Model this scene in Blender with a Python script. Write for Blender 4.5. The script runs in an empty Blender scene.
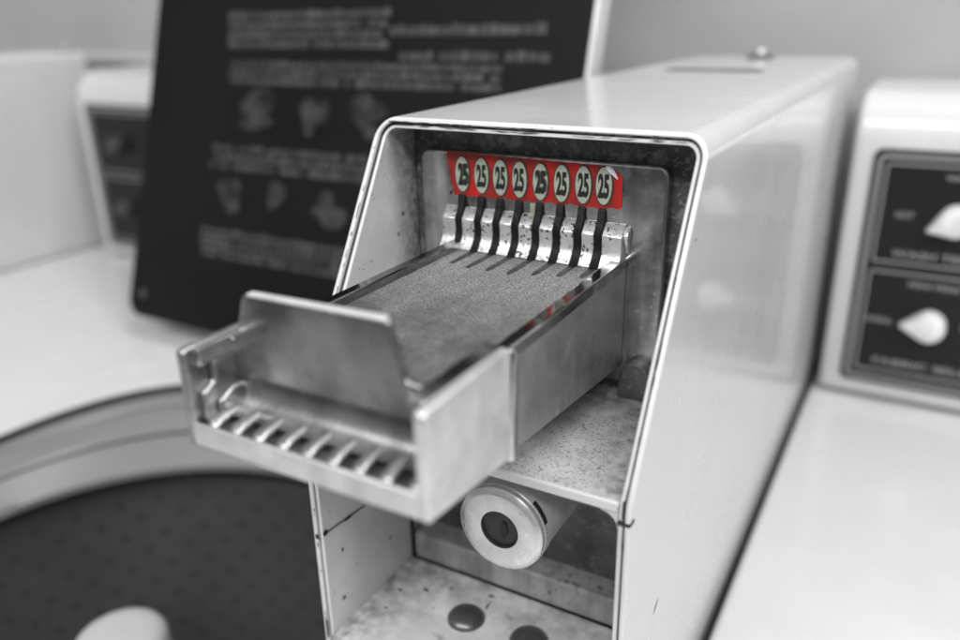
import bpy, bmesh, math, random
from mathutils import Vector, Matrix, noise
random.seed(7)
S = bpy.context.scene
COL = S.collection
# ------------------------------------------------------------------ camera
yaw, pitch, roll = 0.5236, 0.3715, -0.0203
fw = Vector((-math.sin(yaw)*math.cos(pitch), math.cos(yaw)*math.cos(pitch), -math.sin(pitch)))
rt = Vector((math.cos(yaw), math.sin(yaw), 0)); up = rt.cross(fw)
r2 = rt*math.cos(roll)+up*math.sin(roll); u2 = -rt*math.sin(roll)+up*math.cos(roll)
cam = bpy.data.objects.new('camera', bpy.data.cameras.new('camera')); COL.objects.link(cam)
M = Matrix((r2, u2, -fw)).transposed().to_4x4(); M.translation = (0.06392, -0.20222, 0.14577)
cam.matrix_world = M
cam.data.sensor_width = 36; cam.data.lens = 29.59
cam.data.clip_start = 0.01; cam.data.clip_end = 50
cam.data.dof.use_dof = True; cam.data.dof.focus_distance = 0.293
cam.data.dof.aperture_fstop = 0.02959/0.0066
S.camera = cam
# ------------------------------------------------------------------ light
w = bpy.data.worlds.new('World'); S.world = w; w.use_nodes = True
nt = w.node_tree; bg = nt.nodes['Background']
tc = nt.nodes.new('ShaderNodeTexCoord'); sp = nt.nodes.new('ShaderNodeSeparateXYZ')
rp = nt.nodes.new('ShaderNodeValToRGB'); mr = nt.nodes.new('ShaderNodeMapRange')
nt.links.new(tc.outputs['Generated'], sp.inputs[0]); nt.links.new(sp.outputs['Z'], mr.inputs[0])
mr.inputs[1].default_value = -1; mr.inputs[2].default_value = 1
nt.links.new(mr.outputs[0], rp.inputs[0]); nt.links.new(rp.outputs[0], bg.inputs[0])
e = rp.color_ramp.elements
e[0].position = 0.0; e[0].color = (.10,.10,.10,1)
e[1].position = 1.0; e[1].color = (.85,.85,.85,1)
for ps, v in ((.47,.16),(.52,.38),(.72,.50)):
    q = e.new(ps); q.color = (v,v,v,1)
bg.inputs[1].default_value = 0.50
def area(name, loc, tgt, sx, sy, power):
    l = bpy.data.lights.new(name, 'AREA'); l.shape = 'RECTANGLE'; l.size = sx; l.size_y = sy; l.energy = power
    o = bpy.data.objects.new(name, l); COL.objects.link(o); o.location = loc
    o.rotation_euler = (Vector(tgt)-Vector(loc)).to_track_quat('-Z','Y').to_euler()
    return o
area('ceiling_lamp', (0.1,-1.45,1.55), (0.0,0.0,-.05), 2.6, .28, 31)
area('ceiling_lamp', (1.2,-0.1,1.9), (0.2,0.2,0.0), .30, 2.4, 23)
S.view_settings.view_transform = 'Standard'; S.view_settings.look = 'None'; S.view_settings.exposure = 0.48
S.cycles.max_bounces = 8

# ------------------------------------------------------------------ materials
def mat(name, col, rough=.5, metal=0, coat=0, var=0.0, vscale=30, rvar=0.0, bump=0.0, bscale=200,
        spec=.5, crough=.08, specks=None, spcol=(.05,.05,.05), emis=None, streak=None, bands=None):
    m = bpy.data.materials.new(name); m.use_nodes = True
    t = m.node_tree; L = t.links.new; b = t.nodes['Principled BSDF']
    b.inputs['Roughness'].default_value = rough; b.inputs['Metallic'].default_value = metal
    b.inputs['Specular IOR Level'].default_value = spec; b.inputs['Coat Weight'].default_value = coat; b.inputs['Coat Roughness'].default_value = crough
    if isinstance(col, (int,float)): col = (col,col,col)
    tcn = t.nodes.new('ShaderNodeTexCoord'); co = tcn.outputs['Object']
    def nz(scale, detail=4, stretch=None, rgh=.55):
        n = t.nodes.new('ShaderNodeTexNoise'); n.inputs['Scale'].default_value = scale
        n.inputs['Detail'].default_value = detail; n.inputs['Roughness'].default_value = rgh
        if stretch:
            mp = t.nodes.new('ShaderNodeMapping'); mp.inputs['Scale'].default_value = stretch
            L(co, mp.inputs[0]); L(mp.outputs[0], n.inputs['Vector'])
        else: L(co, n.inputs['Vector'])
        return n.outputs['Fac']
    def rng(src, a, b_, c, d):
        n = t.nodes.new('ShaderNodeMapRange'); n.inputs[1].default_value = a; n.inputs[2].default_value = b_
        n.inputs[3].default_value = c; n.inputs[4].default_value = d; L(src, n.inputs[0]); return n.outputs[0]
    def mix(f, A, B, mode='MIX'):
        n = t.nodes.new('ShaderNodeMix'); n.data_type = 'RGBA'; n.blend_type = mode
        if isinstance(f, (int,float)): n.inputs[0].default_value = f
        else: L(f, n.inputs[0])
        for i, v in ((6,A),(7,B)):
            if isinstance(v, tuple): n.inputs[i].default_value = (*v,1)
            else: L(v, n.inputs[i])
        return n.outputs[2]
    c = t.nodes.new('ShaderNodeRGB'); c.outputs[0].default_value = (*col,1); cur = c.outputs[0]
    if var:
        cur = mix(rng(nz(vscale,5),.3,.7,0,1), tuple(x*(1-var) for x in col), tuple(min(1,x*(1+var)) for x in col))
    if streak:
        amt, st, sc = streak
        cur = mix(rng(nz(sc,3,st),.35,.65,0,amt), cur, tuple(x*.35 for x in col))
    if specks:
        for (sc, thr, wd, amt, patch) in specks:
            f = rng(nz(sc,2),thr,thr+wd,0,1)
            if patch:
                g = rng(nz(patch[0],3),patch[1],patch[1]+.12,0,1)
                k = t.nodes.new('ShaderNodeMath'); k.operation = 'MULTIPLY'; L(f,k.inputs[0]); L(g,k.inputs[1]); f = k.outputs[0]
            k = t.nodes.new('ShaderNodeMath'); k.operation = 'MULTIPLY'; L(f,k.inputs[0]); k.inputs[1].default_value = amt
            cur = mix(k.outputs[0], cur, spcol)
    if bands:   # dirt and tone bands along one local axis: (axis, from, to, amount, noise scale, colour)
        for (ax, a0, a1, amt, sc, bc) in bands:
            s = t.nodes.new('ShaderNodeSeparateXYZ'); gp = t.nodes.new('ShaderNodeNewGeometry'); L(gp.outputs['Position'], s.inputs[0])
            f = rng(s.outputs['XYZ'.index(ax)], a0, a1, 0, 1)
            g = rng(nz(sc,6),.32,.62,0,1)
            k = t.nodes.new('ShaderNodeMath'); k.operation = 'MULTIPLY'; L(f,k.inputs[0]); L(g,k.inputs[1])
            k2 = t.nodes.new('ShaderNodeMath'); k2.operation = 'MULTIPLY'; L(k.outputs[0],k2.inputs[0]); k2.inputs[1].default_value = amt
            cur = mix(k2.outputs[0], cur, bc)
    L(cur, b.inputs['Base Color'])
    if rvar: L(rng(nz(vscale*1.7,5),.3,.7,max(.02,rough-rvar),rough+rvar), b.inputs['Roughness'])
    if bump:
        bn = t.nodes.new('ShaderNodeBump'); bn.inputs['Strength'].default_value = bump; bn.inputs['Distance'].default_value = .0006
        L(nz(bscale,4), bn.inputs['Height']); L(bn.outputs[0], b.inputs['Normal'])
    return m
D = .03
enamel = mat('white_enamel', .66, .26, coat=.40, var=.02, vscale=9, rvar=.05, bump=.01, bscale=300, crough=.03,
             streak=(.035,(1,1,.10),60), specks=[(900,.73,.03,.6,(60,.58))])
enamel_side = enamel
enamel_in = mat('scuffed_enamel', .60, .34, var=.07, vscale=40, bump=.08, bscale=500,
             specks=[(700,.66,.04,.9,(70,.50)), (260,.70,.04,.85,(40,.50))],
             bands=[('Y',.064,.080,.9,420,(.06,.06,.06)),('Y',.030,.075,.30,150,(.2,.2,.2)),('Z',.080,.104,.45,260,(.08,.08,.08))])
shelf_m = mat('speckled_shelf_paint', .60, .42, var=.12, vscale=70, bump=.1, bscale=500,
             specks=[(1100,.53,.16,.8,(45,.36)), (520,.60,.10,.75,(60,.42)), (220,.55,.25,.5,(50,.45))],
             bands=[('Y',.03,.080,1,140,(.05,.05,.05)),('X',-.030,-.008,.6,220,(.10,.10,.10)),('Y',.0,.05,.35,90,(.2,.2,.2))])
floor_m = mat('stained_compartment_paint', .70, .40, var=.10, vscale=50, bump=.1, bscale=500,
             specks=[(500,.66,.05,.7,(50,.45)), (120,.60,.1,.5,(30,.5))],
             bands=[('Y',.015,.065,.8,110,(.14,.14,.14)),('X',-.095,-.130,.8,140,(.10,.10,.10))])
vault_m = mat('worn_grey_vault_door', .42, .38, var=.25, vscale=60, bump=.1, bscale=400,
             specks=[(300,.60,.06,.8,(50,.45))], streak=(.6,(1,1,.25),110))
cavity_m = mat('dark_mottled_metal', .11, .45, metal=.2, var=.5, vscale=60, bump=.3, bscale=250,
             specks=[(420,.60,.05,.6,None)], spcol=(.22,.22,.22))  # dark mottled metal, shared by recess wall, slot, washer and foot
grime_m = mat('rusty_back_wall', .075, .6, var=.6, vscale=90, bump=.5, bscale=350,
             specks=[(120,.56,.12,.7,None), (260,.56,.08,.7,(40,.45)), (700,.60,.05,.6,None)], spcol=(.26,.26,.26))
rim_m = mat('worn_rim_paint', .66, .30, coat=.2, var=.03, vscale=100,
             specks=[(500,.68,.04,.9,(160,.52))])
black_m = mat('black_gap', .012, .6)
chip_m = mat('chipped_paint', .02, .7, var=.4, vscale=400)
chrome_m = mat('worn_chrome', .60, .20, metal=1, var=.32, vscale=70, rvar=.10, bump=.10, bscale=260,
             streak=(.6,(3,3,.35),70), specks=[(330,.64,.03,.8,(70,.44)), (700,.70,.03,.5,None)], spcol=(.88,.88,.88))
cast_m = mat('cast_zinc', .42, .36, metal=1, var=.18, vscale=70, rvar=.10, bump=.22, bscale=220,
             streak=(.25,(2,2,.4),90), specks=[(240,.70,.03,.5,None)], spcol=(.75,.75,.75))
body_m = mat('slide_side_metal', .54, .34, metal=.85, var=.14, vscale=80, rvar=.08, bump=.08, bscale=300,
             streak=(.25,(1.5,1.5,.3),70), specks=[(260,.68,.04,.6,None)], spcol=(.85,.85,.85))
bright_m = mat('scratched_nickel', .68, .38, metal=.65, var=.16, vscale=90, rvar=.08, bump=.15, bscale=300,
             specks=[(200,.68,.05,.4,None)], spcol=(.3,.3,.3))
rail_m = mat('polished_rail', .52, .10, metal=1, var=.35, vscale=50, rvar=.04, bump=.03, bscale=200)
edge_m = mat('painted_edge_highlight', .80, .38, metal=.4, var=.1, vscale=150)  # pale colour stands in for light catching the plate's top edge
raild_m = mat('darkened_rail', .26, .14, metal=1, var=.35, vscale=60, rvar=.05)  # darker copy of the rail chrome, a duller reflection put in its colour
plate_m = mat('brushed_thumb_plate', .36, .26, metal=1, var=.55, vscale=34, rvar=.10, bump=.05, bscale=200)  # strong light and dark swirls in the colour imitate reflections
tooth_m = mat('cast_teeth', .42, .36, metal=1, var=.22, vscale=120, bump=.3, bscale=300)
gate_m = mat('pitted_gate_metal', .72, .34, metal=.75, var=.15, vscale=120, bump=.35, bscale=420,
             specks=[(650,.57,.05,.95,(90,.38))], spcol=(.03,.03,.03))
tray_m = mat('sandblasted_steel', .52, .55, metal=.55, var=.10, vscale=60, bump=.9, bscale=1500,
             specks=[(1500,.42,.24,.85,None), (900,.50,.25,.5,None)], spcol=(.06,.06,.06),
             streak=(.30,(1,.06,1),420), bands=[('Y',.032,-.002,.95,55,(.10,.10,.10)),('Y',.05,-.03,.5,500,(.10,.10,.10))])  # bands darken the steel towards the front
slot_m = mat('black_coin_slot', .008, .5, var=.5, vscale=300, bump=.5, bscale=600, spec=.22)
gap_m = mat('painted_gap_shade', .07, .5, var=.6, vscale=200, metal=.3)  # dark colour stands in for shade between the handle ribs
groove_m = mat('dark_groove', .035, .5, var=.6, vscale=500)  # flat dark strips drawn on the tray for the grooves
lock_m = mat('satin_lock_steel', .66, .30, metal=.6, var=.10, vscale=140, rvar=.08, bump=.05, bscale=400, specks=[(500,.70,.04,.5,None)])
locks_m = mat('dull_lock_barrel', .60, .36, metal=.3, var=.15, vscale=60)
red_m = mat('red_sticker', (.56,.010,.007), .42, var=.14, vscale=60, bump=.1, bscale=300,
             specks=[(420,.68,.03,.5,None)], spcol=(.10,.004,.003), bands=[('X',-.0338,-.0382,.9,90,(.16,.02,.016))])
cream_m = mat('pale_badge', (.38,.41,.34), .45, var=.10, vscale=300, specks=[(900,.66,.05,.35,None)], spcol=(.12,.14,.10))
ring_m = mat('dark_badge_ring', (.035,.04,.03), .5)
ink_m = mat('black_ink', .012, .5)
smear_m = mat('faded_ink', (.07,.075,.06), .5)
paper_m = mat('sticker_backing', .66, .5)
pale_m = mat('old_sticker_residue', (.30,.33,.27), .6, var=.2, vscale=200)
lid_m = mat('dark_lid_underside', .008, .5, var=.2, vscale=8, spec=.12)
print_m = mat('faint_printing', .070, .6, var=.6, vscale=45, spec=.2)
print2_m = mat('faint_pictures', .034, .6, var=.95, vscale=50, spec=.2)
panelb_m = mat('black_control_panel', .010, .4, var=.1, spec=.3)
line_m = mat('grey_panel_outline', .30, .4)
text_m = mat('grey_lettering', .30, .5)
knob_m = mat('white_knob', .72, .35, var=.16, vscale=110)
knobd_m = mat('dim_grey_knob', .045, .5)
wall_m = mat('grey_painted_wall', .44, .7, var=.05, vscale=9, bump=.3, bscale=60)
ring_pl = mat('grey_tub_ring', .22, .34, var=.05, vscale=10)
hole_m = mat('drain_hole_shade', .062, .6, spec=.2)
tub_m = mat('dark_steel_tub', .115, .42, metal=.3, var=.15, vscale=8)
agi_m = mat('white_agitator', .50, .4, var=.04, vscale=20)

# ------------------------------------------------------------------ building helpers
class MB:
    def __init__(s): s.v=[]; s.f=[]; s.mi=[]; s.cur=0
    def add(s, vs, fs, mi=None):
        n=len(s.v); s.v += [tuple(q) for q in vs]
        for f in fs: s.f.append([n+i for i in f]); s.mi.append(s.cur if mi is None else mi)
        return s
    def box(s,x0,x1,y0,y1,z0,z1,mi=None):
        vs=[(x,y,z) for x in(x0,x1) for y in(y0,y1) for z in(z0,z1)]
        return s.add(vs,[(0,1,3,2),(4,6,7,5),(0,4,5,1),(2,3,7,6),(0,2,6,4),(1,5,7,3)],mi)
    def prism(s, pts, axis, a, b, mi=None):
        """closed outline pts (2D) extruded along axis from a to b; order of the 2D coords: x:(y,z) y:(x,z) z:(x,y)"""
        def P(q,t): return {'x':(t,q[0],q[1]),'y':(q[0],t,q[1]),'z':(q[0],q[1],t)}[axis]
        n=len(pts); vs=[P(q,a) for q in pts]+[P(q,b) for q in pts]
        return s.add(vs,[tuple(range(n)),tuple(range(2*n-1,n-1,-1))]+[(i,i+n,(i+1)%n+n,(i+1)%n) for i in range(n)],mi)
    def lathe(s, prof, c, axis, seg=48, mi=None, caps=True):
        """prof: (radius, along)"""
        vs=[]; fs=[]
        for r,h in prof:
            for k in range(seg):
                a=2*math.pi*k/seg; u,v=r*math.cos(a),r*math.sin(a)
                vs.append({'y':(c[0]+u,h,c[1]+v),'z':(c[0]+u,c[1]+v,h)}[axis])
        for i in range(len(prof)-1):
            for k in range(seg):
                k2=(k+1)%seg; fs.append((i*seg+k,i*seg+k2,(i+1)*seg+k2,(i+1)*seg+k))
        if caps:
            fs.append(tuple(range(seg))); fs.append(tuple(range((len(prof)-1)*seg,len(prof)*seg)))
        return s.add(vs,fs,mi)
    def blob(s, c, U, V, ru, rv, n=12, rough=.35, mi=None, rot=0, lift=None):
        c,U,V=Vector(c),Vector(U),Vector(V); vs=[]
        for k in range(n):
            a=2*math.pi*k/n; q=1-rough/2+rough*random.random()
            u,v=ru*q*math.cos(a),rv*q*math.sin(a); cr,sr=math.cos(rot),math.sin(rot)
            vs.append(c+U*(u*cr-v*sr)+V*(u*sr+v*cr))
        return s.add(vs,[tuple(range(n))],mi)
    def pieces(s):
        root=list(range(len(s.v)))
        def find(a):
            while root[a]!=a: a=root[a]
            return a
        for f in s.f:
            for q in f[1:]: root[find(q)]=find(f[0])
        d={}
        for f in s.f: d.setdefault(find(f[0]),[]).append(f)
        out=[]
        for fs in d.values():
            ids=sorted({q for f in fs for q in f}); k={q:i for i,q in enumerate(ids)}
            out.append(MB().add([s.v[q] for q in ids],[[k[q] for q in f] for f in fs]))
        return out
    def build(s, name, mats, parent=None, bevel=0, seg=3, smooth=True, recalc=True, solid=0, sub=0):
        if not isinstance(mats,(list,tuple)): mats=[mats]
        org = Vector(parent['_o']) if parent is not None and '_o' in parent else Vector((0,0,0))
        me=bpy.data.meshes.new(name); me.from_pydata([Vector(q)-org for q in s.v],[],s.f)
        for m in mats: me.materials.append(m)
        for p_,i in zip(me.polygons,s.mi): p_.material_index=i
        if recalc:
            bm=bmesh.new(); bm.from_mesh(me); bmesh.ops.recalc_face_normals(bm,faces=bm.faces); bm.to_mesh(me); bm.free()
        if smooth:
            for p_ in me.polygons: p_.use_smooth=True
            try: me.set_sharp_from_angle(angle=math.radians(38))
            except Exception: pass
        o=bpy.data.objects.new(name,me); COL.objects.link(o)
        if parent is not None:
            o.parent=parent; o['_o']=tuple(org)
        if solid:
            md=o.modifiers.new('thick','SOLIDIFY'); md.thickness=solid; md.offset=0
        if bevel:
            md=o.modifiers.new('edge','BEVEL'); md.width=bevel; md.segments=seg; md.limit_method='ANGLE'
            md.angle_limit=math.radians(40); md.harden_normals=False
        return o
def thing(name, loc, label, cat, group=None):
    o=bpy.data.objects.new(name,None); COL.objects.link(o); o.location=loc; o['_o']=tuple(loc)
    o.empty_display_size=.02
    o['label']=label; o['category']=cat
    if group: o['group']=group
    return o
def arc(cx,cy,r,a0,a1,n):
    return [(cx+r*math.cos(math.radians(a0+(a1-a0)*i/n)), cy+r*math.sin(math.radians(a0+(a1-a0)*i/n))) for i in range(n+1)]
def rrect(x0,x1,y0,y1,r,n=6):
    return arc(x1-r,y1-r,r,0,90,n)+arc(x0+r,y1-r,r,90,180,n)+arc(x0+r,y0+r,r,180,270,n)+arc(x1-r,y0+r,r,270,360,n)
def text_mesh(body, bold=0.0):
    cu=bpy.data.curves.new('lettering','FONT'); cu.body=body; cu.size=1; cu.offset=bold; cu.resolution_u=6
    cu.align_x='CENTER'; cu.align_y='CENTER'
    ob=bpy.data.objects.new('lettering',cu); COL.objects.link(ob)
    dg=bpy.context.evaluated_depsgraph_get(); dg.update()
    me=bpy.data.meshes.new_from_object(ob.evaluated_get(dg))
    vs=[v.co.copy() for v in me.vertices]; fs=[tuple(p_.vertices) for p_ in me.polygons]
    bpy.data.objects.remove(ob); bpy.data.curves.remove(cu); bpy.data.meshes.remove(me)
    x0=min(v.x for v in vs); x1=max(v.x for v in vs); y0=min(v.y for v in vs); y1=max(v.y for v in vs)
    # normalised to a 1 x 1 box about the centre
    return [((v.x-(x0+x1)/2)/(x1-x0),(v.y-(y0+y1)/2)/(y1-y0)) for v in vs], fs
def put_text(mb, body, c, w_, h_, y, bold=.02, mi=None, sh=0.0):
    vs,fs=text_mesh(body,bold)
    mb.add([(c[0]+a*w_+b*h_*sh, y, c[1]+b*h_) for a,b in vs],fs,mi)

W = .135; H = .1074; ZT = -.157; YS = .0635; YB = .0825; LEN = .518
def yfront(z):
    if z<=-.004: return 0.0
    if z<.006:
        t=(z+.004)/.010; return (YS/H)*.003*t*t
    return YS/H*z

# ------------------------------------------------------------------ wall
mb=MB(); mb.box(-3.2,2.4,.585,.66,-1.6,2.2)
wl=mb.build('wall',wall_m,smooth=False); wl['kind']='structure'
mb=MB(); mb.box(-3.2,-.45,.574,.5846,.088,.100)
wg=mb.build('wall_ledge',mat('ledge_paint',.55,.5),bevel=.003); wg['kind']='structure'

# ------------------------------------------------------------------ coin meter case
def profile(x0,x1,z1,r,zb,n=8):
    pts=[(x0,zb+(0-zb)*k/6) for k in range(6)]+[(x0,-.004),(x0,.001),(x0,.006)]
    pts+=[(x0,.006+(z1-r-.006)*k/8) for k in range(1,8)]
    pts+=arc(x0+r,z1-r,r,180,90,n)
    pts+=[(x0+r+(x1-x0-2*r)*k/6,z1) for k in range(1,6)]
    pts+=arc(x1-r,z1-r,r,90,0,n)
    pts+=[(x1,z1-r-(z1-r-.006)*k/8) for k in range(1,8)]+[(x1,.006),(x1,.001),(x1,-.004)]
    pts+=[(x1,0+(zb-0)*k/6) for k in range(1,7)]
    return pts
def sheet(x0,x1,z1,r,zb,t,fy,rear,mats,name,parent,bevel=.0006):
    A=profile(x0,x1,z1,r,zb); B=profile(x0+t,x1-t,z1-t,max(r-t,.0015),zb); n=len(A)
    m=MB(); vs=[]
    for (x,z),(xi,zi) in zip(A,B):
        # same front depth on both skins of the sheet so the rim stays in its slanted plane
        vs+= [(x,fy(z),z),(x,rear,z),(xi,fy(zi),zi),(xi,rear,zi)]
    fs=[];mi=[]
    for i in range(n-1):
        a=4*i;b=4*i+4
        m_=[(a,b,b+1,a+1),(a+2,a+3,b+3,b+2),(a,a+2,b+2,b),(a+1,b+1,b+3,a+3)]
        fs+=m_; mi+=[0,0,1,0]
    fs+=[(0,1,3,2),(4*n-4,4*n-2,4*n-1,4*n-3)]; mi+=[0,0]
    m.add(vs,fs); m.mi=mi
    return m.build(name,mats,parent,bevel=bevel,seg=2)
def make_case(label, full, group):
    o=thing('coin_meter_case',(-W/2,.26,ZT),label,'coin box',group)
    ox=0
    sheet(-W,0,H,.0085,ZT+.0005,.0019,yfront,LEN,[enamel_side,rim_m],'outer_shell',o)
    # rear closing panel, slightly inside
    mb=MB(); mb.box(-W+.0022,-.0022,LEN-.006,LEN-.001,ZT+.001,H-.0022); mb.build('rear_panel',enamel,o)
    # key plate slit and hasp bolt on top
    mb=MB(); pts=rrect(-.103,-.040,.338,.356,.006); mb.prism(pts,'z',H+.0001,H+.0006); mb.build('access_slot',cavity_m,o)
    bt=MB(); bt.lathe([(.0105,H),(.0105,H+.002),(.0085,H+.003)],(-.070,.488),'z',24)
    b_=bt.build('lock_washer',cavity_m,o)
    bt=MB(); bt.lathe([(.0042,H+.002),(.0042,H+.005),(.003,H+.0072),(.0015,H+.0080)],(-.070,.488),'z',20)
    bt.build('bolt_head',bright_m,o)
    if not full: return o
    # inner liner with its own rim standing just behind the outer one
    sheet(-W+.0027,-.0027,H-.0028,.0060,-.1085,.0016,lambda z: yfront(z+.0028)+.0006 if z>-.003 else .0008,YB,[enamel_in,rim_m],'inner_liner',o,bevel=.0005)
    mb=MB(); mb.box(-W+.0046,-.0046,YB,YB+.003,-.001,H-.0046); mb.build('recess_back_wall',grime_m,o)
    # dark gap between the two rims (closing strip a little behind them)
    # shelf with rolled front lip
    pts=[(.0022,.0)]+arc(.0026,-.0012,.0012,90,270,6)[1:]+[(.0035,-.0036),(.0040,-.0022),(YB,-.0022),(YB,.0)]
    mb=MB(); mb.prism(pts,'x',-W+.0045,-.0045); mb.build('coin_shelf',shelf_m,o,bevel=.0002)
    lip=MB(); lip.prism([(.0014,.0004),(.0014,-.0032),(.0030,-.0032),(.0030,.0004)],'x',-W+.0046,-.0046); lip.build('shelf_lip',rim_m,o,bevel=.0005)
    fl=MB()
    f=[(-.0045,-.0022)]+arc(-.0045-.007,-.0022-.007,.007,90,0,6)
    fl.prism([(-.0045,-.0034)]+arc(-.0045-.006,-.0034-.006,.006,90,0,6),'y',.0014,.05); fl.build('corner_fillet',enamel_in,o)
    # lower compartment
    mb=MB(); mb.box(-W+.0045,-.0045,.0005,.0610,-.1105,-.107); mb.build('compartment_floor',floor_m,o)
    mb=MB()
    mb.prism([(.0628,-.1072),(.0628,-.0945),(.0640,-.0932),(.078,-.0925),(.078,-.1072)],'x',-W+.0062,-.0052); mb.build('vault_door',vault_m,o,bevel=.0006)
    mb=MB(); mb.box(-W+.0045,-.0045,.0750,.0770,-.0935,-.0024); mb.build('vault_recess_wall',cavity_m,o)
    mb=MB(); mb.box(-W+.0044,-.0044,.0612,.0700,-.1125,-.1074); mb.build('door_gap',black_m,o)
    mb=MB(); mb.box(-W+.0044,-W+.0060,.0620,.0630,-.1074,-.060); mb.build('door_gap',black_m,o)
    for cx,cy in ((-.0842,.0365),(-.0535,.0375)):
        mb=MB(); mb.lathe([(.0085,-.107),(.0084,-.1063),(.0074,-.1049),(.0055,-.1038),(.003,-.1032),(.0008,-.1030)],(cx,cy),'z',32)
        mb.build('carriage_bolt',bolt_m,o)
    # cylinder lock
    cx,cz=-.0500,-.0279; R=.0172
    mb=MB(); mb.lathe([(.0072,.0075),(R-.0012,.0075),(R,.0088),(R,.0135),(R-.0006,.0140),(R-.0006,.0750)],(cx,cz),'y',64,caps=False)
    lk=mb.build('cylinder_lock',locks_m,o)
    mb=MB(); mb.lathe([(.0076,.0058),(R-.0030,.0053),(R-.0014,.0058),(R-.0004,.0068),(R-.0002,.0086)],(cx,cz),'y',64,caps=False)
    mb.build('lock_face',lock_m,lk)
    mb=MB(); mb.lathe([(.0076,.0058),(.0072,.0062),(.0071,.0072),(.0040,.0070),(.0001,.0070)],(cx-.0002,cz),'y',40,caps=False)
    mb.build('lock_core',core_m,lk)
    mb=MB(); mb.prism([(cx+.0004,cz-.0034),(cx+.0016,cz-.0038),(cx+.0030,cz-.0010),(cx+.0026,cz+.0026),(cx+.0010,cz+.0034),(cx+.0002,cz+.0010)],'y',.0064,.0071); mb.build('keyhole',black_m,lk,bevel=.0002)
    mb=MB(); n=10
    pts=[(cx+(R+.0002)*math.cos(a),cz+(R+.0002)*math.sin(a)) for a in [math.radians(18+30*k/n) for k in range(n+1)]]
    pts2=[(cx+(R-.0010)*math.cos(a),cz+(R-.0010)*math.sin(a)) for a in [math.radians(48-30*k/n) for k in range(n+1)]]
    mb.prism(pts+pts2,'y',.0094,.0114); mb.build('retaining_notch',black_m,lk)
    # seams, scratches and chips
    X=-W+.0045
    mb=MB()
    mb.add([(X+.0002,.0008,-.0552),(X+.0002,.0008,-.0545),(X+.0002,.0285,-.0570),(X+.0002,.0285,-.0577)],[(0,1,2,3)])
    mb.blob((X+.0002,.017,-.0566),(0,1,0),(0,0,1),.0030,.0009,14,.5)
    mb.blob((X+.0002,.0022,-.0548),(0,1,0),(0,0,1),.0016,.0014,14,.5)
    for y,z,a,b_ in ((.0115,-.0693,.0007,.0010),(.0097,-.0938,.0011,.0009),(.045,-.085,.0008,.0008),(.02,-.083,.0004,.0004),(.035,-.07,.0005,.0004),
                     (.066,.058,.0006,.0007),(.070,.066,.0009,.0008)):
        mb.blob((X+.0002,y,z),(0,1,0),(0,0,1),a,b_,12,.6)
    for x,y,a,b_ in ((-.1199,.0249,.0009,.0006),(-.1104,.0437,.0022,.0010),(-.081,.0545,.0016,.0008),(-.0795,.0475,.0005,.0022),(-.1212,.0379,.0012,.0008),(-.1005,.0500,.0008,.0006)):
        mb.blob((x,y,-.1068),(1,0,0),(0,1,0),a,b_,12,.6)
    # right shell: seam stub at shelf level and short scratches on the outside
    mb.blob((.0002,.0020,-.0056),(0,1,0),(0,0,1),.0022,.0008,12,.25)
    mb.blob((.0002,.0375,-.0658),(0,1,0),(0,0,1),.0030,.00045,12,.3,rot=.62)
    mb.blob((.0002,.052,.0745),(0,1,0),(0,0,1),.0008,.0003,10,.3)
    mb.box(-.0042,.0001,-.0002,.0010,-.0062,-.0050)
    mb.box(-.0028,-.0020,.0003,.0012,-.0040,.0022)
    for comp in mb.pieces(): comp.build('paint_chip',chip_m,o,smooth=False)
    mb=MB()
    # chips along the top lip, between the rims and down the left rim
    nrm=Vector((0,-H,YS)).normalized()
    up_=Vector((0,YS,H)).normalized()
    def rim(x,z,a,b_,rot=0):
        mb.blob(Vector((x,yfront(z),z))+nrm*.00016,(1,0,0),up_,a,b_,12,.6,rot=rot)
    for k in range(38):
        x=random.uniform(-.127,-.006); rim(x,H-.0019-random.random()*.0004,random.uniform(.0006,.0035),random.uniform(.00012,.0004))
    for k in range(8): rim(random.uniform(-.127,-.09),H-.0018,random.uniform(.001,.004),.0003)
    for k in range(18):
        z=random.uniform(.03,H-.006); rim(-W+.0017+random.random()*.0003,z,random.uniform(.0001,.0002),random.uniform(.0003,.0030)*random.random())
    for k in range(12):
        z=random.uniform(.004,H-.008); rim(-.0017-random.random()*.0003,z,random.uniform(.0001,.00025),random.uniform(.0004,.003))
    for k in range(16):
        z=random.uniform(-.10,-.006); x=random.choice([-W+.0019,-.0018]); mb.blob((x,-.00016,z),(1,0,0),(0,0,1),random.uniform(.0001,.00025),random.uniform(.0003,.0050)*random.random(),10,.9)
    mb.blob((-W+.0021,-.0002,-.056),(1,0,0),(0,0,1),.0009,.0014,12,.5)
    mb.blob((-W+.0020,-.0002,-.104),(1,0,0),(0,0,1),.0006,.006,12,.5)
    pw=mb.build('paint_wear',chip_m,o,smooth=False); pw['kind']='stuff'
    # dark inside of the gap between the two sheets
    A=profile(-W+.00195,-.00195,H-.00195,.0066,-.1085); B=profile(-W+.00265,-.00265,H-.00265,.0060,-.1085); n=len(A)
    mb=MB(); vs=[]
    for (x,z),(xi,zi) in zip(A,B): vs+=[(x,yfront(z)+.0020,z),(xi,yfront(zi)+.0020,zi)]
    mb.add(vs,[(2*i,2*i+2,2*i+3,2*i+1) for i in range(n-1)]); mb.build('rim_gap',chip_m,o,recalc=False)
    return o
bolt_m = mat('dull_bolt', .16, .32, metal=.7, var=.2, vscale=200)
core_m = mat('dark_lock_core', .040, .45, var=.3, vscale=200, spec=.3)
case = make_case('white enamel coin box with slanted open front and round cylinder lock',True,'coin boxes on the washing machines')

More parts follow.
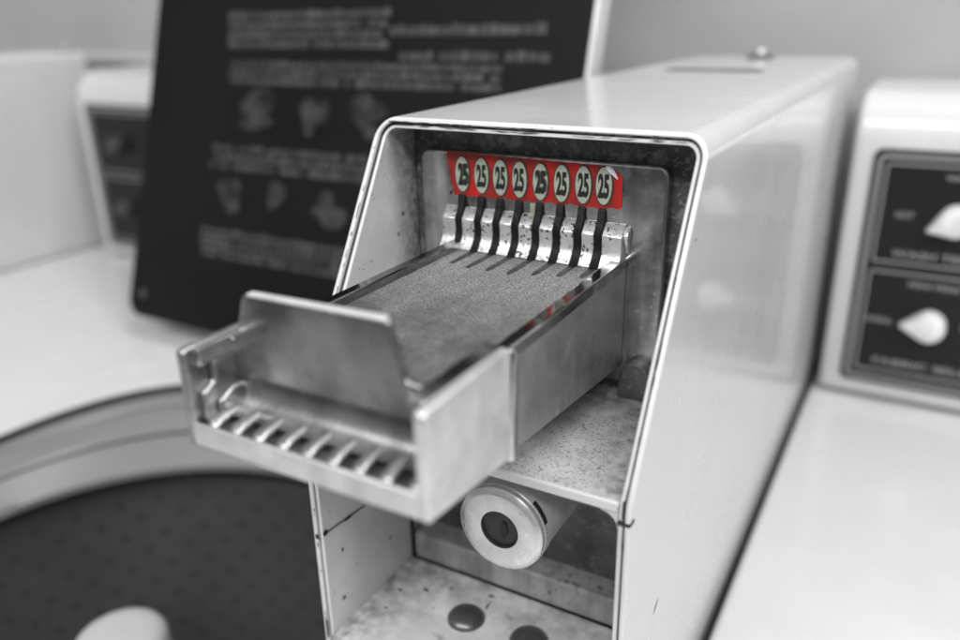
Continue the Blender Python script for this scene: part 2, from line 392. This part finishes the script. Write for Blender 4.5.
# ------------------------------------------------------------------ coin chute
ch = thing('coin_chute',(-.0705,.078,.01),'metal coin slide with red strip of 25 badges, pulled out of coin box','coin slide')
YP=.0780
# mounting plate
mb=MB(); mb.prism(rrect(-.1258,-.0175,.0040,.0930,.0045,6),'y',YP,YB-.0001)
mb.build('mounting_plate',chrome_m,ch,bevel=.0014,seg=4)
mb=MB(); mb.prism([(-.0318,.0)]+arc(-.0250,.0095,.0062,180,0,8)+[(-.0188,.0)],'y',YP-.0055,YP+.001)
mb.build('plate_foot',cavity_m,ch,bevel=.0006)
# red sticker with ragged edges and torn corner
YK=YP-.00018
mb=MB(); top=[];bot=[]; n=60; xs0,xs1=-.1118,-.0350
for k in range(n+1):
    t=k/n; x=xs0+(xs1-xs0)*t
    zt_=.0926-.0012*t+.00010*math.sin(k*1.3); zb_=.0742+.0012*t+random.uniform(-.0003,.0003)+.00035*math.sin(k*.9)
    if t>.93: zt_-= (t-.93)*.055
    if t>.985: zb_+=.0012
    top.append((x+ (random.uniform(-.0004,.0004) if k in(0,n) else 0),YK,zt_)); bot.append((x+(.0016 if k==0 else 0),YK,zb_))
vs=[];R_=8
for k in range(n+1):
    for j in range(R_+1):
        q=Vector(bot[k]).lerp(Vector(top[k]),j/R_)
        if k==0: q.x+=random.uniform(-.0003,.0005)
        vs.append(q)
mb.add(vs,[(k*(R_+1)+j,(k+1)*(R_+1)+j,(k+1)*(R_+1)+j+1,k*(R_+1)+j+1) for k in range(n) for j in range(R_)])
st=mb.build('red_sticker',red_m,ch,smooth=False)
# curled torn corner showing white backing
mb=MB(); vs=[]
for i in range(9):
    t=i/8; x0=-.0412+.0042*t; z0=.0917-.0052*t*t
    for j in range(5):
        s_=j/4; ww=.0022*math.sin(math.pi*min(1,.15+t*.8))
        vs.append((x0-s_*ww*.8, YK-.0001-.0012*math.sin(s_*2.2)*math.sin(math.pi*t*.9+.1), z0-s_*ww*.5+.0004))
mb.add(vs,[(i*5+j,i*5+j+1,(i+1)*5+j+1,(i+1)*5+j) for i in range(8) for j in range(4)])
mb.build('peeling_corner',paper_m,st)
# worn spots where the plate shows through the sticker
mb=MB()
for x,z,a,b_ in ((-.1108,.0778,.0010,.0030),(-.1100,.0750,.0014,.0010),(-.1112,.0850,.0003,.0020),(-.0945,.0749,.0016,.0004),(-.0850,.0752,.0012,.0005),(-.0690,.0753,.0014,.0005),(-.0560,.0756,.0010,.0004)):
    mb.blob((x,YK-.0001,z),(1,0,0),(0,0,1),a,b_,14,.7)
mb.build('worn_patch',chrome_m,st,smooth=False)
mb=MB(); mb.box(-.0735,-.0682,YP-.0001,YP,.0700,.0744); mb.build('sticker_residue',pale_m,st,smooth=False)
BX=[-.1046,-.0955,-.0868,-.0781,-.0689,-.0598,-.0508,-.0424]
BZ=[.0836,.0836,.0835,.0834,.0833,.0834,.0836,.0839]
for i,(x,z) in enumerate(zip(BX,BZ)):
    mb=MB(); el=lambda rx,rz,y,mi,dx=0: mb.add([(x+dx+rx*math.cos(a),y,z+rz*math.sin(a)) for a in [2*math.pi*k/40 for k in range(40)]],[tuple(range(40))],mi)
    el(.0037,.0078,YK-.0002,1,.0003); el(.0032,.0072,YK-.0004,0)
    dx=[.0003,0,.0001,-.0002,0,0,.0001,-.0001][i]
    if i in (0,4): put_text(mb,'25',(x+dx+.0007,z+.0002),.0046,.0086,YK-.00048,.045,3)
    put_text(mb,'25',(x+dx,z),.0045,.0094,YK-.0006,.040,2)
    mb.build('badge',[cream_m,ring_m,ink_m,smear_m],st,smooth=False,recalc=False)
# gate: nine blocks between the slots
prof=[(YP+.0002,.0702),(.0770,.0698),(.0735,.0655),(.0738,.0630),(.0740,.0605),(.0734,.0578),(.0716,.0553),(.0700,.0534),(YP+.0002,.0534)]
SW=.0033; edges=[-.1128]+[q for x in BX for q in (x-.0004-SW/2,x-.0004+SW/2)]+[-.0330]
for i in range(9):
    mb=MB(); mb.prism(prof,'x',edges[2*i],edges[2*i+1]); mb.build('slot_block',gate_m,ch,bevel=.0004,seg=2)
mb=MB(); mb.prism([(YP+.0002,.0696),(.0768,.0690),(.0745,.0660),(.0760,.0620),(YP+.0002,.058)],'x',-.0330,-.0310); mb.build('gate_end',gate_m,ch,bevel=.0005)
sp_=[(YP-.0001,.0754),(YP-.0012,.0740),(.0764,.0712),(.0752,.0690),(.0735,.0655),(.0739,.0632),(.0742,.0605),(.0735,.0580),(.0717,.0556),(.0700,.0542),(.0686,.0533)]
for i,x in enumerate(BX):
    a=x-.0004-SW/2+.0001; b_=x-.0004+SW/2-.0001
    mb=MB(); mb.prism(sp_+[(.0790,.0533),(.0790,.0752)],'x',a,b_); mb.build('coin_slot',slot_m,ch,bevel=.0003,seg=2)
# slide body
SL,SR=-.1078,-.0320; ZR=.0565; ZTR=.0532; Y0=-.030
sl=MB(); sl.prism([(Y0,.0230),(YP,.0115),(YP,.0528),(Y0,.0528)],'x',SL+.0002,SR-.0002)
slide=sl.build('slide_body',body_m,ch,bevel=.0006)
mb=MB(); nx,ny=2,2
mb.box(-.1030,-.0372,-.0520,YP-.0001,.0500,ZTR); mb.build('tray_bed',tray_m,slide,smooth=False)
for i,x in enumerate(BX):
    L_=[.052,.0525,.050,.050,.050,.053,.056,.058][i]
    mb=MB(); a=x-.0004
    mb.add([(a-.0014,.0712,ZTR+.0002),(a+.0014,.0712,ZTR+.0002),(a+.0013,L_+.003,ZTR+.0002),(a+.0009,L_,ZTR+.0002),(a-.0005,L_-.0004,ZTR+.0002),(a-.0011,L_+.003,ZTR+.0002)],[(0,1,2,3,4,5)]);pass
    mb.build('coin_groove',groove_m,slide,smooth=False)
mb=MB(); mb.box(SL,-.1030,-.0240,YP-.0002,.0520,ZR); mb.build('side_rail',raild_m,slide,bevel=.0007)
mb=MB(); mb.box(-.0372,SR,-.0240,YP-.0002,.0520,ZR); mb.build('side_rail',rail_m,slide,bevel=.0007)
# handle block
HX0,HX1,HY0,HY1=-.1125,-.0285,-.0687,-.0235; HZ=.0595
hb=MB()
hb.prism([(HY0,.0290),(HY1,.0243),(HY1,.0580),(HY1-.0015,.0588),(HY1-.002,HZ),(HY0+.0012,HZ),(HY0,.0585)],'x',HX1-.0036,HX1)
handle=hb.build('handle_side',bright_m,slide,bevel=.0009)
hb=MB(); hb.prism([(HY0,.0290),(HY1,.0243),(HY1,HZ),(HY0+.0012,HZ),(HY0,.0585)],'x',HX0,HX0+.0034); hb.build('handle_side',cast_m,slide,bevel=.0009)
hb=MB(); hb.prism([(HY0+.0001,.0291),(HY1,.0244),(HY1,.0300),(-.045,.0332),(-.0664,.0332),(-.0668,.0364),(HY0+.0001,.0366)],'x',HX0+.0002,HX1-.0002); hb.build('handle_floor',bright_m,slide,bevel=.0008)
# chrome edge strip at the back of the handle's outer side
hb=MB(); hb.prism([(HY1-.0030,.0238),(HY1+.0004,.0234),(HY1+.0012,.0585),(HY1-.0022,.0592)],'x',HX1-.002,HX1+.0009); hb.build('edge_strip',rail_m,slide,bevel=.0008)
# rail caps
hb=MB(); hb.prism([(-.0630,.0582),(HY1,.0582),(HY1,HZ-.0003),(-.0630,HZ-.0003)],'x',-.0376,HX1-.0034); hb.build('rail_cap',rail_m,slide,bevel=.0006)
hb=MB(); hb.lathe([(.0003,.0585),(.0017,.0587),(.0022,.0594),(.0018,.0602),(.0003,.0606)],(-.0352,-.0632),'z',16,caps=False); hb.build('weld_bead',rail_m,slide)
hb=MB(); hb.prism([(-.0660,.0540),(HY1,.0540),(HY1,HZ-.0002),(-.0660,HZ-.0002)],'x',HX0+.0030,HX0+.0062); hb.build('rail_cap',rail_m,slide,bevel=.0006)
# stepped castings inside the left wall
hb=MB(); hb.prism([(-.0655,.0340),(-.0655,.0455),(-.0610,.0475),(-.0610,.0540),(-.0500,.0540),(-.0500,.0340)],'x',HX0+.0030,HX0+.0058); hb.prism([(-.0620,.0340),(-.0615,.0420),(-.0560,.0445),(-.0500,.0445),(-.0500,.0340)],'x',HX0+.0057,HX0+.0080)
hb.build('inner_step',cast_m,slide,bevel=.0012)
# ribs on the handle floor
for i in range(9):
    x=-.1072+i*.0088
    hb=MB(); hb.prism([(-.0668,.0330),(-.0668,.0363),(-.0640,.0376),(-.0510,.0396),(-.0480,.0330)],'x',x,x+.0046); hb.build('coin_rib',tooth_m,slide,bevel=.0014)
for i in range(8):
    x=-.1072+i*.0088
    hb=MB(); hb.box(x+.0041,x+.0087,-.0662,-.0500,.0331,.0346); hb.build('coin_gap',gap_m,slide)
# thumb plate: trapezoid with a foot that curves out to the floor
YT=-.0515
out=[(-.1085,.0345),(-.1085,.0570),(-.1052,.0580),(-.1010,.0712)]+[(-.1000,.0722),(-.0980,.0727),(-.0510,.0735),(-.0490,.0730)]+[(-.0450,.0572),(-.0325,.0565),(-.0325,.0345)]
hb=MB(); hb.prism(out,'y',YT-.0012,YT+.0012); tp=hb.build('thumb_plate',plate_m,slide,bevel=.0008)
hb=MB(); hb.prism([(-.0985,.0722),(-.0983,.0733),(-.0508,.0741),(-.0502,.0731)],'y',YT-.0014,YT+.0013); hb.build('plate_highlight_bar',edge_m,tp,bevel=.0004)  # bar added as the plate's lit top edge, highlight put in its colour
pr=[(YT-.0011,.0480)]+[(YT-.0011-.0080*(1-math.cos(a)),.0480-.0108*math.sin(a)) for a in [math.pi/2*k/8 for k in range(1,9)]]+[(YT-.0005,.0345)]
hb=MB(); hb.prism(pr,'x',-.1084,-.0326); hb.build('curved_foot',plate_m,tp)

# ------------------------------------------------------------------ washing machines
OX0,OX1,OY0,OY1,OR=-.552,-.150,-.200,.2600,.140
NR=16
def loop_rr(g=0):
    cx,cy,a,b=(OX0+OX1)/2,(OY0+OY1)/2,(OX1-OX0)/2+g,(OY1-OY0)/2+g; pts=[]
    for k in range(128):   # superellipse, sampled at even angles
        t=2*math.pi*k/128; c_,s_=math.cos(t),math.sin(t)
        r=(abs(c_/a)**2.9+abs(s_/b)**2.9)**(-1/2.9); pts.append((cx+r*c_,cy+r*s_))
    return pts
def make_deck(name_parent, x0, x1, hole):
    m=MB(); ydk0,ydk1=-.42,.56
    if not hole:
        m.box(x0,x1,ydk0,ydk1,ZT-.012,ZT)
        return m.build('top_deck',enamel,name_parent,bevel=.004)
    inner=loop_rr(.05); n=len(inner); cx=(OX0+OX1)/2; cy=(OY0+OY1)/2
    out=[]
    for (x,y) in inner:
        dx,dy=x-cx,y-cy
        t=min((( (x1 if dx>0 else x0)-cx)/dx) if abs(dx)>1e-6 else 9e9, (((ydk1 if dy>0 else ydk0)-cy)/dy) if abs(dy)>1e-6 else 9e9)
        out.append((cx+dx*t,cy+dy*t))
    # snap the nearest outline point to each corner
    for c in ((x0,ydk0),(x0,ydk1),(x1,ydk0),(x1,ydk1)):
        k=min(range(n),key=lambda i:(out[i][0]-c[0])**2+(out[i][1]-c[1])**2); out[k]=c
    loops=[[(x,y,ZT-.03) for x,y in out],[(x,y,ZT-.003) for x,y in out],[(x+(.003 if x<=x0+1e-5 else -.003 if x>=x1-1e-5 else 0),y,ZT) for x,y in out],
           [(x,y,ZT) for x,y in inner],[(x,y,ZT-.0015) for x,y in loop_rr(.038)],[(x,y,ZT-.0040) for x,y in loop_rr(.024)],
           [(x,y,ZT-.0042) for x,y in loop_rr(.004)],[(x,y,ZT-.0050) for x,y in loop_rr(.0008)],[(x,y,ZT-.0070) for x,y in loop_rr(0)]]
    vs=[q for l in loops for q in l]; fs=[]
    for a in range(len(loops)-1):
        for k in range(n):
            k2=(k+1)%n; fs.append((a*n+k,a*n+k2,(a+1)*n+k2,(a+1)*n+k))
    m.add(vs,fs); return m.build('top_deck',enamel,name_parent)
def make_console(par, x0, lettered):
    x1=x0+(.80 if lettered else .77); yf=.456
    prof=[(yf+.012,-.1555),(yf+.003,-.1525),(yf,-.1480),(yf,.050)]+[(yf+.034-.034*math.cos(a),.050+.036*math.sin(a)) for a in [math.pi/2*k/8 for k in range(1,9)]]+[(.565,.088),(.572,.082),(.572,-.1555)]
    m=MB(); m.prism(prof,'x',x0,x1); c=m.build('control_console',enamel,par,bevel=.009,seg=4)
    px0,px1,pz0,pz1=x0+.0150,x1-.015,-.1400,.0468
    def frame(a0,a1,b0,b1,r,wd,y,nm,mt):
        A=rrect(a0,a1,b0,b1,r,5); B=rrect(a0+wd,a1-wd,b0+wd,b1-wd,max(r-wd,.001),5); n=len(A)
        q=MB(); q.add([(x,y,z) for x,z in A]+[(x,y,z) for x,z in B]+[(x,y+.0008,z) for x,z in A]+[(x,y+.0008,z) for x,z in B],
          [(k,(k+1)%n,n+(k+1)%n,n+k) for k in range(n)]+[(2*n+k,2*n+(k+1)%n,(k+1)%n,k) for k in range(n)]+[(n+k,n+(k+1)%n,3*n+(k+1)%n,3*n+k) for k in range(n)])
        return q.build(nm,mt,c,smooth=False)
    q=MB(); q.prism(rrect(px0,px1,pz0,pz1,.006,4),'y',yf-.0016,yf+.001); q.build('black_panel',panelb_m,c)
    frame(px0+.0035,px1-.0035,pz0+.0035,pz1-.0035,.006,.0026,yf-.0025,'panel_outline',line_m)
    cells=[(x0+.0245,x0+.150,-.0385,.0372),(x0+.0245,x0+.150,-.1285,-.0450)]
    for a in cells: frame(*a,.003,.0014,yf-.0025,'cell_outline',line_m)
    # teardrop pointer knobs
    for kx,kz,rot in ((x0+.0755,-.0015,25),(x0+.0715,-.0835,5)):
        R_=.0114; a0=math.radians(rot)
        base=[]
        for k in range(28):
            a=math.radians(-125+250*k/27); base.append((R_*math.cos(a),R_*math.sin(a)))
        base.append((-R_*1.75,.0))
        rotf=lambda p_,s_: (kx+s_*(p_[0]*math.cos(a0)-p_[1]*math.sin(a0)), kz+s_*(p_[0]*math.sin(a0)+p_[1]*math.cos(a0)))
        q=MB(); n=len(base); vs=[]
        for s_,y in ((1,yf-.0018),(1,yf-.011),(.93,yf-.0145),(.70,yf-.0165),(.25,yf-.017)):
            vs+=[(rotf(b_,s_)[0],y,rotf(b_,s_)[1]) for b_ in base]
        fs=[(a*n+k,a*n+(k+1)%n,(a+1)*n+(k+1)%n,(a+1)*n+k) for a in range(4) for k in range(n)]+[tuple(range(4*n,5*n))]
        q.add(vs,fs); q.build('pointer_knob',knob_m if lettered else knobd_m,c)
    if lettered:
        for body,x,z,w_,h_ in (('WARM',.0735,.0288,.020,.0048),('HOT',.0420,-.0008,.013,.0054),('WASH TEMPERATURE',.0880,-.0305,.107,.0064),
                            ('PERM PRESS',.0700,-.0535,.037,.0050),('NORMAL',.0370,-.0850,.020,.0052),('DELICATE',.1040,-.0820,.024,.0052),('FABRIC SELECTOR',.0870,-.1190,.105,.0064)):
            q=MB(); put_text(q,body,(x0+x,z),w_*.94,h_*.86,yf-.0026,.015); q.build('lettering',text_m,c,smooth=False,recalc=False)
    return c
def make_body(par,x0,x1):
    m=MB(); m.box(x0+.004,x1-.004,-.415,.555,-1.42,ZT-.031); return m.build('cabinet',enamel,par,bevel=.006)
GW='washing machines in a row'
# the machine that carries the coin box, lid open
wm=thing('washing_machine',(-.482,.07,-1.42),'white washing machine with dark lid up and round tub open','washing machine',GW)
make_deck(wm,-.9635,-.0015,True)
m=MB()
# cabinet walls, open at the top so the tub shows
for a in ((-.9595,-.945),(-.02,-.0055)): m.box(a[0],a[1],-.415,.555,-1.42,ZT-.031)
m.box(-.944,-.021,-.415,-.40,-1.42,ZT-.031); m.box(-.944,-.021,.54,.555,-1.42,ZT-.031)
m.build('cabinet',enamel,wm)
make_console(wm,-.9120,False)
# tub ring from rounded rectangle to circle
rr=loop_rr(-.0015); n=len(rr); CX,CY,CR=-.318,.012,.188
circ=[]
for k in range(n):
    x,y=rr[k]; a=math.atan2(y-(OY0+OY1)/2,x-(OX0+OX1)/2); circ.append((CX+CR*math.cos(a),CY+CR*math.sin(a)))
def tl(t,z,g=0):
    out=[]
    for (x,y),(cx,cy) in zip(rr,circ):
        px,py=x+(cx-x)*t,y+(cy-y)*t
        out.append((px,py,z))
    return out
st_=[(0,-.1630,1),(0,-.1680,1),(.02,-.1680,1),(.05,-.1682,0),(.22,-.1686,0),(.26,-.1720,1),(.30,-.1722,0),(.34,-.1700,0),(.66,-.1750,0),(.70,-.1785,1),(.735,-.1800,0),(.94,-.1940,0),(1.0,-.1980,0),(1.0,-.2030,0)]
m=MB(); vs=[];fs=[];mi=[]
for (t,z,_) in st_: vs+=tl(t,z)
for a in range(len(st_)-1):
    for k in range(n):
        fs.append((a*n+k,a*n+(k+1)%n,(a+1)*n+(k+1)%n,(a+1)*n+k)); mi.append(st_[a][2])
m.add(vs,fs); m.mi=mi; m.build('tub_ring',[ring_pl,black_m],wm)
# perforated basket
m=MB(); BR=.205
m.lathe([(CR-.0005,-.2032),(BR,-.212),(BR,-.62),(BR-.02,-.66),(.0,-.665)],(CX,CY),'z',96,caps=False)
bk=m.build('wash_basket',tub_m,wm)
m=MB()
for row in range(20):
    z=-.235-row*.0165
    for k in range(40):
        a=2*math.pi*(k+.5*(row%2))/40
        c=(CX+(BR-.0006)*math.cos(a),CY+(BR-.0006)*math.sin(a),z); U=(-math.sin(a),math.cos(a),0)
        m.blob(c,U,(0,0,1),.0032,.0032,10,.0)
m.build('drain_holes',hole_m,bk,smooth=False,recalc=False)
m=MB(); AX,AY=-.3290,.0200
m.lathe([(.0002,-.2100),(.014,-.2102),(.022,-.2110),(.0262,-.2132),(.0284,-.2170),(.0288,-.2300),(.0288,-.2420),(.034,-.2440),(.036,-.250),(.038,-.30),(.05,-.42),(.085,-.60),(.10,-.66)],(AX,AY),'z',48,caps=False)
m.build('agitator',agi_m,wm)
# open lid
T=.321; LX0,LX1,LY,LZ,LH=-.618,-.160,.270,-.130,.52
def LP(x,h,d): # d = distance in front of the lid's underside
    return (x, LY+h*math.sin(T)-d*math.cos(T), LZ+h*math.cos(T)+d*math.sin(T))
def lid_prism(m,pts,d0,d1,mi=None):
    n=len(pts); m.add([LP(x,h,d0) for x,h in pts]+[LP(x,h,d1) for x,h in pts],[tuple(range(n)),tuple(range(2*n-1,n-1,-1))]+[(i,i+n,(i+1)%n+n,(i+1)%n) for i in range(n)],mi)
m=MB(); lid_prism(m,rrect(LX0+.0005,LX1,0,LH,.014,5),-.024,-.002); lid=m.build('lid',enamel,wm,bevel=.003)
m=MB(); lid_prism(m,rrect(LX0,LX1-.0035,-.001,LH-.003,.016,5),-.006,.002); m.build('lid_underside',lid_m,lid,bevel=.0015)
def strip(a0,a1,h0,h1,mt,nm,rows=1,skew=0):
    m=MB(); hh=(h1-h0)/rows
    def q(xa,xb,ba,bb): m.add([LP(xa,ba,.0024),LP(xb,ba,.0024),LP(xb,bb,.0024),LP(xa,bb,.0024)],[(0,1,2,3)])
    if nm=='printed_picture':       # illustration
        cx_,ch_=(a0+a1)/2,(h0+h1)/2; hw,hh_=(a1-a0)/2,(h1-h0)/2
        for k in range(5):           # a drawn figure: a few overlapping rounded shapes
            ex,eh=cx_+random.uniform(-.5,.5)*hw,ch_+random.uniform(-.5,.5)*hh_; ra,rb=hw*random.uniform(.25,.6),hh_*random.uniform(.25,.6)
            m.add([LP(ex+ra*math.cos(t),eh+rb*math.sin(t),.0024+k*.0003) for t in [2*math.pi*q_/18 for q_ in range(18)]],[tuple(range(18))])
    else:
        for r_ in range(rows):
            x=a0+random.uniform(0,.006)
            while x<a1:
                wd=random.uniform(.004,.011); b0=h0+r_*hh+hh*.12
                q(x,x+wd,b0,b0+hh*random.uniform(.55,.8)); x+=wd+random.uniform(.001,.002)+(.005 if random.random()<.10 else 0)
    return m.build(nm,mt,lid,smooth=False,recalc=False)
strip(-.522,-.345,.262,.296,print_m,'printed_text',4)
strip(-.340,-.200,.272,.283,print_m,'printed_text',1); strip(-.330,-.190,.252,.262,print_m,'printed_text',1); strip(-.512,-.230,.230,.252,print_m,'printed_text',3)
for a,b_ in ((-.500,-.440),(-.425,-.385),(-.370,-.325),(-.300,-.255)): strip(a,b_,.182,.226,print2_m,'printed_picture',1)
strip(-.525,-.300,.152,.176,print_m,'printed_text',3)
for a,b_ in ((-.515,-.480),(-.462,-.425),(-.400,-.350),(-.330,-.300)): strip(a,b_,.110,.146,print2_m,'printed_picture',1)
strip(-.528,-.330,.070,.098,print_m,'printed_text',4)
m=MB(); n_=16
m.add([LP(-.5965+.004*math.cos(2*math.pi*k/n_),.022+.004*math.sin(2*math.pi*k/n_),.0040) for k in range(n_)]+[LP(-.5965+.004*math.cos(2*math.pi*k/n_),.022+.004*math.sin(2*math.pi*k/n_),.0018) for k in range(n_)],[tuple(range(n_))]+[(k,(k+1)%n_,n_+(k+1)%n_,n_+k) for k in range(n_)])
m.build('lid_screw',bolt_m,lid)

# right-hand machine
w2=thing('washing_machine',(.48,.07,-1.42),'white washing machine at the right with a black dial panel lettered WASH TEMPERATURE','washing machine',GW)
make_deck(w2,.0035,.962,False); make_body(w2,.0035,.962); make_console(w2,.0105,True)
# left-hand machine and its coin box
w3=thing('washing_machine',(-1.447,.07,-1.42),'plain white washing machine deck at the far left, under the blurred coin box','washing machine',GW)
make_deck(w3,-1.927,-.9685,False); make_body(w3,-1.927,-.9685)
case2=make_case('blurred white coin box at the far left edge, showing only its plain side',False,'coin boxes on the washing machines')
case2.location.x-=.967
for c_ in case2.children:
    if c_.name.startswith(('bolt_head','lock_washer')): c_.location.x+=.052; c_.location.y+=.015
for o in list(S.objects):
    if '_o' in o: del o['_o']
